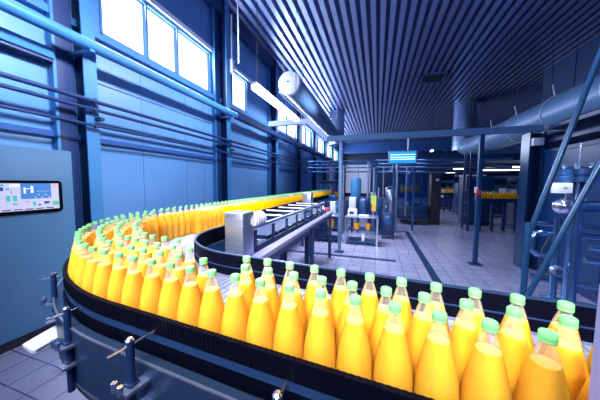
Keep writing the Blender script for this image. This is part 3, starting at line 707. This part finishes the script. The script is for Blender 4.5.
# filling machine
o = thing('filling_machine', 'big glazed dark blue filling machine under the lit sign', 'machine', (1.3, 11, 0))
x0, x1, y0, y1 = .75, 1.95, 10.6, 12.0
MB().box(x0, y0, .2, x1, y1, .75, .02).build('base', 'midblue', o); MB().box(x0+.1, y0-.25, .28, x1-.05, y0, .42, .01).build('front_step', 'rack', o)
MB().box(x0, y0, 2.2, x1, y1, 2.55, .01).build('top_hood', 'rack', o)
MB().lathe([(0, 0), (.5, 0), (.52, .03), (.2, .07), (.1, .15), (0, .15)], (1.35, 11.2, .75), 28).build('carousel', 'chrome', o)
MB().cyl((1.35, 11.2, .85), (1.35, 11.2, 2.2), .16, 16).build('filler_column', 'steelb', o)
for x in (x0+.03, x1-.03):
    for y in (y0+.03, y1-.03): MB().box(x-.03, y-.03, 0, x+.03, y+.03, 2.2).build('frame_post', 'midblue', o, False)
MB().box((x0+x1)/2-.02, y0, .75, (x0+x1)/2+.02, y0+.03, 2.2).build('door_stile', 'midblue', o, False)
for q in range(2): MB().box(x0+.06+q*.59, y0+.005, .78, x0+.55+q*.59, y0+.015, 2.17).build('glass_door', 'glass', o, False)
MB().lathe([(0, 0), (.03, 0), (.03, .1), (0, .11)], (1.2, 10.75, 2.05), 10).build('green_lamp', 'signline', o)
for q in range(8): far_bottle(.98+.09*q, 10.78+.015*q, 1.3, 'yellow bottle behind the glass of the filling machine', 'bottles in the filling machine')
o['group'] = 'filling section'
MB().box(.95, 10.72, 1.24, 1.72, 10.98, 1.3).build('bottle_track', 'steelb', o, False)
o = thing('dark_cabinet', 'tall near-black switch cabinet right of the filling machine', 'cabinet', (2.2, 11, 0))
MB().box(2.05, 10.7, 0, 2.4, 11.3, 2.45, .01).build('cabinet_body', 'plinth', o); MB().box(2.08, 10.692, .1, 2.37, 10.7, 2.38).build('door', 'plinth', o, False); MB().box(2.2, 10.685, 1.75, 2.3, 10.692, 1.83).build('indicator', 'pale', o, False)
# lit sign
o = thing('hanging_sign', 'glowing cyan display board with white lines hanging in mid hall', 'sign', (.71, 8, 2.22))
MB().box(.30, 8.0, 2.225, 1.12, 8.08, 2.635, .012).build('sign_case', 'duct', o); MB().box(.335, 7.994, 2.26, 1.085, 8.001, 2.60).build('lit_panel', 'signblue', o, False)
b = MB(); 
for z, h in ((2.50, .022), (2.425, .022), (2.36, .026)): b.box(.36, 7.990, z, 1.06, 7.995, z+h)
b.build('text_line', 'signline', o, False); MB().cyl((.86, 8.04, 2.63), (.86, 8.04, 3.0), .02, 8).build('suspension_rod', 'white', o); MB().cyl((.86, 8.04, 3.0), (.86, 8.04, ZC), .005, 6).build('suspension_wire', 'cable', o)

# ------------------------------------------------------------------ far right bay
d_ = (cos(YAW), sin(YAW))
def far_conv(t0, t1, D, z, n, lab, labb, grp):
    P = lambda t, zz: Vector((D*(t*d_[0]-sin(YAW)), D*(t*d_[1]+cos(YAW)), zz))
    a, c = P(t0, z), P(t1, z)
    o = thing('far_conveyor', lab, 'conveyor', ((a.x+c.x)/2, (a.y+c.y)/2, 0))
    MB().bar((a.x, a.y, z-.05), (c.x, c.y, z-.05), .3, .09).build('conveyor_bed', 'rack', o, False)
    off = Vector((d_[1], -d_[0], 0))*.17
    MB().bar(a+off+Vector((0, 0, .02)), c+off+Vector((0, 0, .02)), .01, .05).build('guide_rail', 'steelb', o, False)
    for k in range(4):
        p = a.lerp(c, (k+.5)/4); MB().box(p.x-.04, p.y-.04, 0, p.x+.04, p.y+.04, z-.09).build('leg', 'rack', o, False)
    for k in range(n):
        p = a.lerp(c, (k+.5)/n); far_bottle(p.x, p.y, z, labb, grp)
far_conv(.73, .93, 8.3, 1.10, 17, 'dark conveyor behind the right post, carrying yellow bottles', 'yellow bottle on the dark conveyor behind the right post', 'bottles on the conveyor behind the right post')
far_conv(.565, .665, 14, 1.08, 12, 'distant conveyor with yellow bottles in the dark bay', 'tiny yellow bottle on the distant conveyor in the dark bay', 'bottles on the distant conveyor')
o = thing('ladder_stand', 'dark upright two-legged frame standing left of the right post', 'frame', (3.03, 9.95, 0))
for y in (10.25, 9.66): MB().box(3.0, y-.035, 0, 3.07, y+.035, 2.7).build('upright', 'rack', o, False)
for z in (.5, .95, 1.4): MB().box(3.01, 9.66, z, 3.06, 10.25, z+.05).build('rung', 'rack', o, False)
o = thing('blue_machine', 'blue boxy machine with pale top edge behind the two-legged frame', 'machine', (3.9, 11.5, 0))
MB().box(3.35, 11.1, .15, 4.3, 12.0, 1.95, .03).build('body', 'midblue', o); MB().box(3.4, 11.09, 1.2, 3.9, 11.1, 1.8).build('glass_door', 'glass', o, False); MB().box(3.35, 11.08, 1.95, 4.0, 12, 2.0).build('top_edge', 'pale', o, False); MB().box(3.4, 11.15, 0, 4.25, 11.95, .15).build('plinth', 'plinth', o, False)
for i, (x, y, w, h, lab) in enumerate(((4.6, 15.2, 1.0, 1.7, 'far dark machine with white front under the lamp strips'), (6.0, 14.8, 1.2, 1.6, 'far dark machine at right under the lamp strips'), (4.0, 18.0, 1.2, 1.4, 'far dark machine behind the distant bottle conveyor'), (5.6, 11.6, 1.1, 1.45, 'dark machine behind the right column, above yellow bottles'))):
    o = machine('far_machine', lab, x, y, w, .8, h+.3, h, 'rack', True)
    MB().box(x-w*.2, y-.42, h*.55, x+w*.15, y-.40, h*.9).build('front_panel', 'pale', o, False); MB().cyl((x+w*.3, y, h), (x+w*.3, y, h+.3), .06, 10).build('stub_pipe', 'steelb', o)
for x, y, l, lab in ((5.0, 13.9, 2.2, 'long lamp strip nearest under the mezzanine, at right'), (5.6, 16.6, 2.6, 'long lamp strip farther under the mezzanine, at right'), (3.9, 15.0, .5, 'short lamp left of the long lamp strips'), (3.6, 18.8, .55, 'short distant lamp above the far conveyor'), (4.6, 19.5, .6, 'short distant lamp between post and far conveyor'), (5.4, 11.4, .6, 'short lamp just left of the right column')):
    tube_lamp(x, y, y+l, 2.42, lab, 2.72, True, 'fartube')
o = tube_lamp(2.28, 12.0, 12.3, 3.08, 'small lit lamp hanging right of the glowing sign', ZC, False, 'fartube')
o = thing('roof_truss', 'dark steel truss crossing high behind the glowing sign', 'truss', (2.4, 17.5, 3.4))
b = MB(); b.bar((.3, 17.6, 4.9), (4.2, 17.6, 4.9), .1, .12); b.bar((.3, 17.6, 3.5), (4.2, 17.6, 3.5), .1, .12); b.build('chord', 'rack', o, False)
b = MB()
for k in range(5): b.bar((.3+.78*k, 17.6, 3.5 if k % 2 else 4.9), (1.08+.78*k, 17.6, 4.9 if k % 2 else 3.5), .06, .06)
b.build('strut', 'steelb', o, False)
o = thing('hanging_cable', 'thin dark hanging cable right of the sign', 'cable', (2.35, 8.2, 1.2)); MB().cyl((2.45, 8.2, .0), (2.45, 8.2, ZC), .006, 6).build('cable', 'cable', o)

# ------------------------------------------------------------------ right side: column, partition, rails, valve manifold
b = MB(); b.box(2.68, 5.62, 0, 2.72, 5.9, 2.59).box(2.88, 5.62, 0, 2.92, 5.9, 2.59).box(2.72, 5.74, 0, 2.88, 5.78, 2.59)
struct(b.build('column', 'tubeblue', smooth=False), 'blue steel column at the end of the partition')
b = MB(); b.box(2.92, -1.5, .12, 3.0, 5.74, 2.2); b.mi(1)
for y in (.5, 2.4, 4.3): b.box(2.912, y-.01, .12, 2.92, y+.01, 2.2)
b.box(2.9, -1.5, 0, 3.02, 5.74, .12); b.box(2.9, -1.5, 2.2, 3.02, 5.74, 2.26)
struct(b.build('partition', ['midblue', 'coldark'], smooth=False), 'dark blue partition wall behind the valves')
o = MB().box(2.70, 5.55, 2.34, 2.86, 5.63, 2.48, .01).build('corner_box', 'pale'); tag(o, 'small pale box at the top of the right column', 'junction box')
for z, lab in ((2.38, 'upper of two dark cable trays above the partition'), (2.62, 'topmost dark cable tray above the partition')):
    o = thing('cable_tray', lab, 'cable tray', (3.0, 2, z)); MB().box(2.92, -1.4, z, 3.22, 5.6, z+.06).build('tray', 'rack', o, False)
    b = MB()
    for k in range(3): b.cyl((2.98+.08*k, -1.4, z+.08), (2.98+.08*k, 5.55, z+.08), .022, 8)
    b.build('cable', 'cable', o)
    b = MB()
    for y in (.4, 2.4, 4.4): b.box(3.0, y, 2.26 if z < 2.5 else 2.44, 3.03, y+.04, z)
    b.build('support', 'rack', o, False)
o = thing('pipe_riser', 'upright blue pipe above the partition at far right', 'pipe', (3.1, 4.2, 2.7)); MB().cyl((3.12, 4.2, 2.26), (3.12, 4.2, 5.2), .05, 12).build('pipe', 'column', o); MB().tube([(3.12, 4.2, 5.2), (3.12, 4.3, 5.32), (3.12, 4.5, 5.36), (3.12, 5.5, 5.36)], .05, 12).build('elbow', 'column', o)
o = thing('slanted_rail', 'slanting blue tube rising to the right from an upright stub post', 'rail', (1.1, 2.2, 0))
MB().cyl((1.075, 2.2, 1.215), (1.53, 2.2, 3.04), .018, 14).build('sloping_tube', 'tubeblue', o); MB().cyl((1.075, 2.2, 0), (1.075, 2.2, 1.34), .02, 14).build('stub_post', 'steelb', o)
o = thing('diagonal_brace', 'dark blue slanting brace tube in front of the valve pipes', 'brace', (.8, 1.8, 0))
MB().cyl((.578, 1.8, 0), (1.6, 1.8, 2.943), .0145, 14).build('tube', 'tubeblue', o); MB().cyl((.578, 1.8, 0), (.578, 1.8, .015), .06, 14).build('foot_plate', 'rack', o)
# valve manifold
vm = thing('valve_manifold', 'cluster of shiny steel pipes with a round valve head at far right', 'valve', (1.85, 2.9, 0))
def lz(x, y, z, prof, n=28): return MB().lathe(prof, (x, y, z), n)
vh = lz(1.76, 2.9, 1.64, [(0, 0), (.13, 0), (.155, .01), (.155, .055), (.14, .06), (.14, .068), (.162, .075), (.162, .125), (.13, .14), (.06, .15), (0, .15)]).build('valve_head', 'pipeblue', vm)
b = MB()
for q in range(6): b.cyl((1.76+.1*cos(q), 2.9+.1*sin(q), 1.78), (1.76+.1*cos(q), 2.9+.1*sin(q), 1.815), .014, 8)
b.build('head_bolt', 'chrome', vh)
MB().cyl((1.76, 2.9, 1.79), (1.76, 2.9, 2.0), .008, 8).build('air_line', 'chrome', vh)
MB().cyl((1.76, 2.9, 1.5), (1.76, 2.9, 1.66), .06, 16).build('valve_stem', 'rack', vm)
for q in range(3): MB().cyl((1.76+.07*cos(q*2.1), 2.9+.07*sin(q*2.1), 1.48), (1.76+.07*cos(q*2.1), 2.9+.07*sin(q*2.1), 1.65), .012, 8).build('yoke_rod', 'chrome', vm)
MB().box(1.545, 2.78, 1.545, 1.66, 2.86, 1.64, .006).build('label_box', 'white', vm)
MB().box(1.59, 2.776, 1.592, 1.625, 2.78, 1.597).build('label_mark', 'rack', vm, False)
b = MB(); b.lathe([(.075*sin(rd(a)), -.075*cos(rd(a))) for a in range(0, 181, 15)], (1.64, 2.85, 1.425), 24); b.build('valve_ball', 'chrome', vm)
MB().tube([(1.66, 2.85, 1.43), (1.75, 2.88, 1.43), (3.0, 2.9, 1.43)], .05, 18).build('branch_pipe', 'pipeblue', vm)
MB().cyl((1.765, 2.9, .0), (1.765, 2.9, 1.42), .05, 20).build('riser_pipe', 'pipeblue', vm)
MB().cyl((1.70, 3.0, .0), (1.70, 3.0, 1.3), .03, 14).build('riser_pipe', 'pipeblue', vm)
for z, x0, y, r in ((1.1, 1.63, 3.1, .034), (1.18, 1.63, 3.25, .03), (1.0, 1.95, 3.0, .04), (.86, 1.95, 3.05, .034), (.6, 1.6, 3.2, .03), (.45, 1.6, 3.0, .03), (.3, 1.6, 3.1, .04)):
    MB().cyl((x0, y, z+.03), (3.0, y-.25, z-.02), r, 14).build('branch_pipe', 'pipeblue', vm)
MB().tube([(1.66, 3.1, 1.14), (1.58, 3.1, 1.12), (1.56, 3.1, 1.06), (1.55, 3.1, .95), (1.6, 3.1, .9), (1.72, 3.1, .88)], .028, 14).build('elbow_pipe', 'pipeblue', vm)
MB().tube([(2.05, 2.8, .82), (2.13, 2.8, .84), (2.2, 2.8, .8), (2.23, 2.8, .72), (2.23, 2.8, .62)], .04, 14).build('elbow_pipe', 'steel', vm)
fg = MB().cyl((1.62, 2.85, .82), (1.62, 2.80, .82), .045, 20).build('gauge', 'steel', vm); MB().cyl((1.62, 2.8, .82), (1.62, 2.79, .82), .028, 16).build('gauge_face', 'rack', fg)
MB().tube([(1.6, 2.9, 1.15), (1.53, 2.88, 1.0), (1.51, 2.87, .86), (1.54, 2.86, .76), (1.6, 2.85, .78)], .007, 8).build('hose', 'cable', vm)
MB().tube([(2.1, 2.7, 1.3), (2.0, 2.68, 1.2), (2.06, 2.66, 1.08), (2.25, 2.65, 1.05)], .008, 8).build('hose', 'chrome', vm)
b = MB()
for x, z in ((2.15, 1.62), (2.25, 1.55), (2.1, 1.55), (2.3, 1.68)): b.lathe([(0, 0), (.04, 0), (.04, .03), (.025, .035), (.025, .08), (.045, .085), (.045, .12), (0, .125)], (x, 2.8, z), 14)
b.build('valve_actuator', 'chrome', vm)
MB().box(1.98, 2.7, 1.38, 2.4, 2.9, 1.44, .006).build('valve_shelf', 'pipeblue', vm)
MB().cyl((2.3, 2.85, 0), (2.3, 2.85, 1.6), .05, 16).build('riser_pipe', 'pipeblue', vm)
b = MB(); 
for x in (1.35, 1.95, 2.6): b.box(x-.03, 2.95, .02, x+.03, 3.25, .1)
b.box(1.3, 2.95, .1, 2.9, 3.0, .15); b.build('skid_frame', 'rack', vm, False)
# near post at right edge
o = thing('guard_post', 'blurred violet grey machine post at the right picture edge', 'post', (.33, .37, 0))
MB().box(.2695, .34, .012, .345, .40, 1.50, .006).build('post', 'post', o); MB().box(.23, .29, 0, .39, .44, .012).build('base_plate', 'rack', o, False)

# ------------------------------------------------------------------ light
W = bpy.data.worlds.new('hall_ambient'); SC.world = W; W.use_nodes = True
W.node_tree.nodes['Background'].inputs[0].default_value = (.05, .25, .9, 1); W.node_tree.nodes['Background'].inputs[1].default_value = .05
def area(name, loc, rot, sx, sy, power, col=(1, 1, 1), spread=180):
    l = bpy.data.lights.new(name, 'AREA'); l.shape = 'RECTANGLE'; l.size = sx; l.size_y = sy; l.energy = power; l.color = col; l.spread = rd(spread)
    o = bpy.data.objects.new(name, l); COL.objects.link(o); o.location = loc; o.rotation_euler = rot; return o
# daylight through each left window (just inside the pane, pointing into the hall)
for (a, c) in wins:
    area('window_daylight', (XW+.03, (a+c)/2, (WZ0+WZ1)/2), (0, rd(-95), 0), WZ1-WZ0-.1, c-a-.1, (70 if a > 2.5 else 22)*(c-a), (.82, .9, 1))
# unseen fill lights added to brighten the left wall
for y in (1.9, 4.6, 8.5): area('wall_fill', (-1.2, y, 4.4), (0, rd(66), 0), .3, 1.6, 52, (.82, .89, 1), 80)
area('wall_fill', (-1.4, .2, 4.2), (0, rd(68), 0),   .3, 1.2, 55, (.3, .75, 1), 80)  # cyan fill without a fixture, added for the glow at upper left
# unseen overhead fills, added to brighten bottles, floor and pipes
area('overhead_fill', (-.3, -.5, 2.7), (rd(54), 0, 0), 2.4, .3, 54, (1, .97, .9), 66)
area('overhead_fill', (-1.9, 2.4, 4.6), (0, 0, 0), .4, 1.6, 30, (1, .97, .92), 40)
area('overhead_fill', (-1.2, 6.2, 4.6), (0, 0, 0), 1.6, 1.6, 130, (.9, .9, 1), 90)
area('overhead_fill', (1.0, 10, 5.2), (0, 0, 0), 2.0, 1.2, 40, (.7, .8, 1), 100)
area('overhead_fill', (1.1, 1.6, 3.9), (rd(10), rd(-25), 0), .5, 1.2, 34, (.85, .93, 1), 70)
area('overhead_fill', (-.2, 2.8, 3.5), (0, rd(48), 0), .3, 2.0, 19, (1, .97, .92), 55)
area('tube_light', (-1.4, 3.36, 2.69), (0, 0, 0), .12, 1.5, 42, (.9, .95, 1))
area('mezzanine_light', (5.5, 16, 2.4), (0, 0, 0), 4, 3, 30, (.8, .88, 1))

SC.view_settings.view_transform = 'Standard'; SC.view_settings.look = 'None'; SC.view_settings.gamma = 1; SC.view_settings.exposure = 0
SC.view_settings.use_curve_mapping = False
SC.cycles.use_denoising = True
SC.cycles.transparent_max_bounces = 24
SC.cycles.sample_clamp_indirect = 6
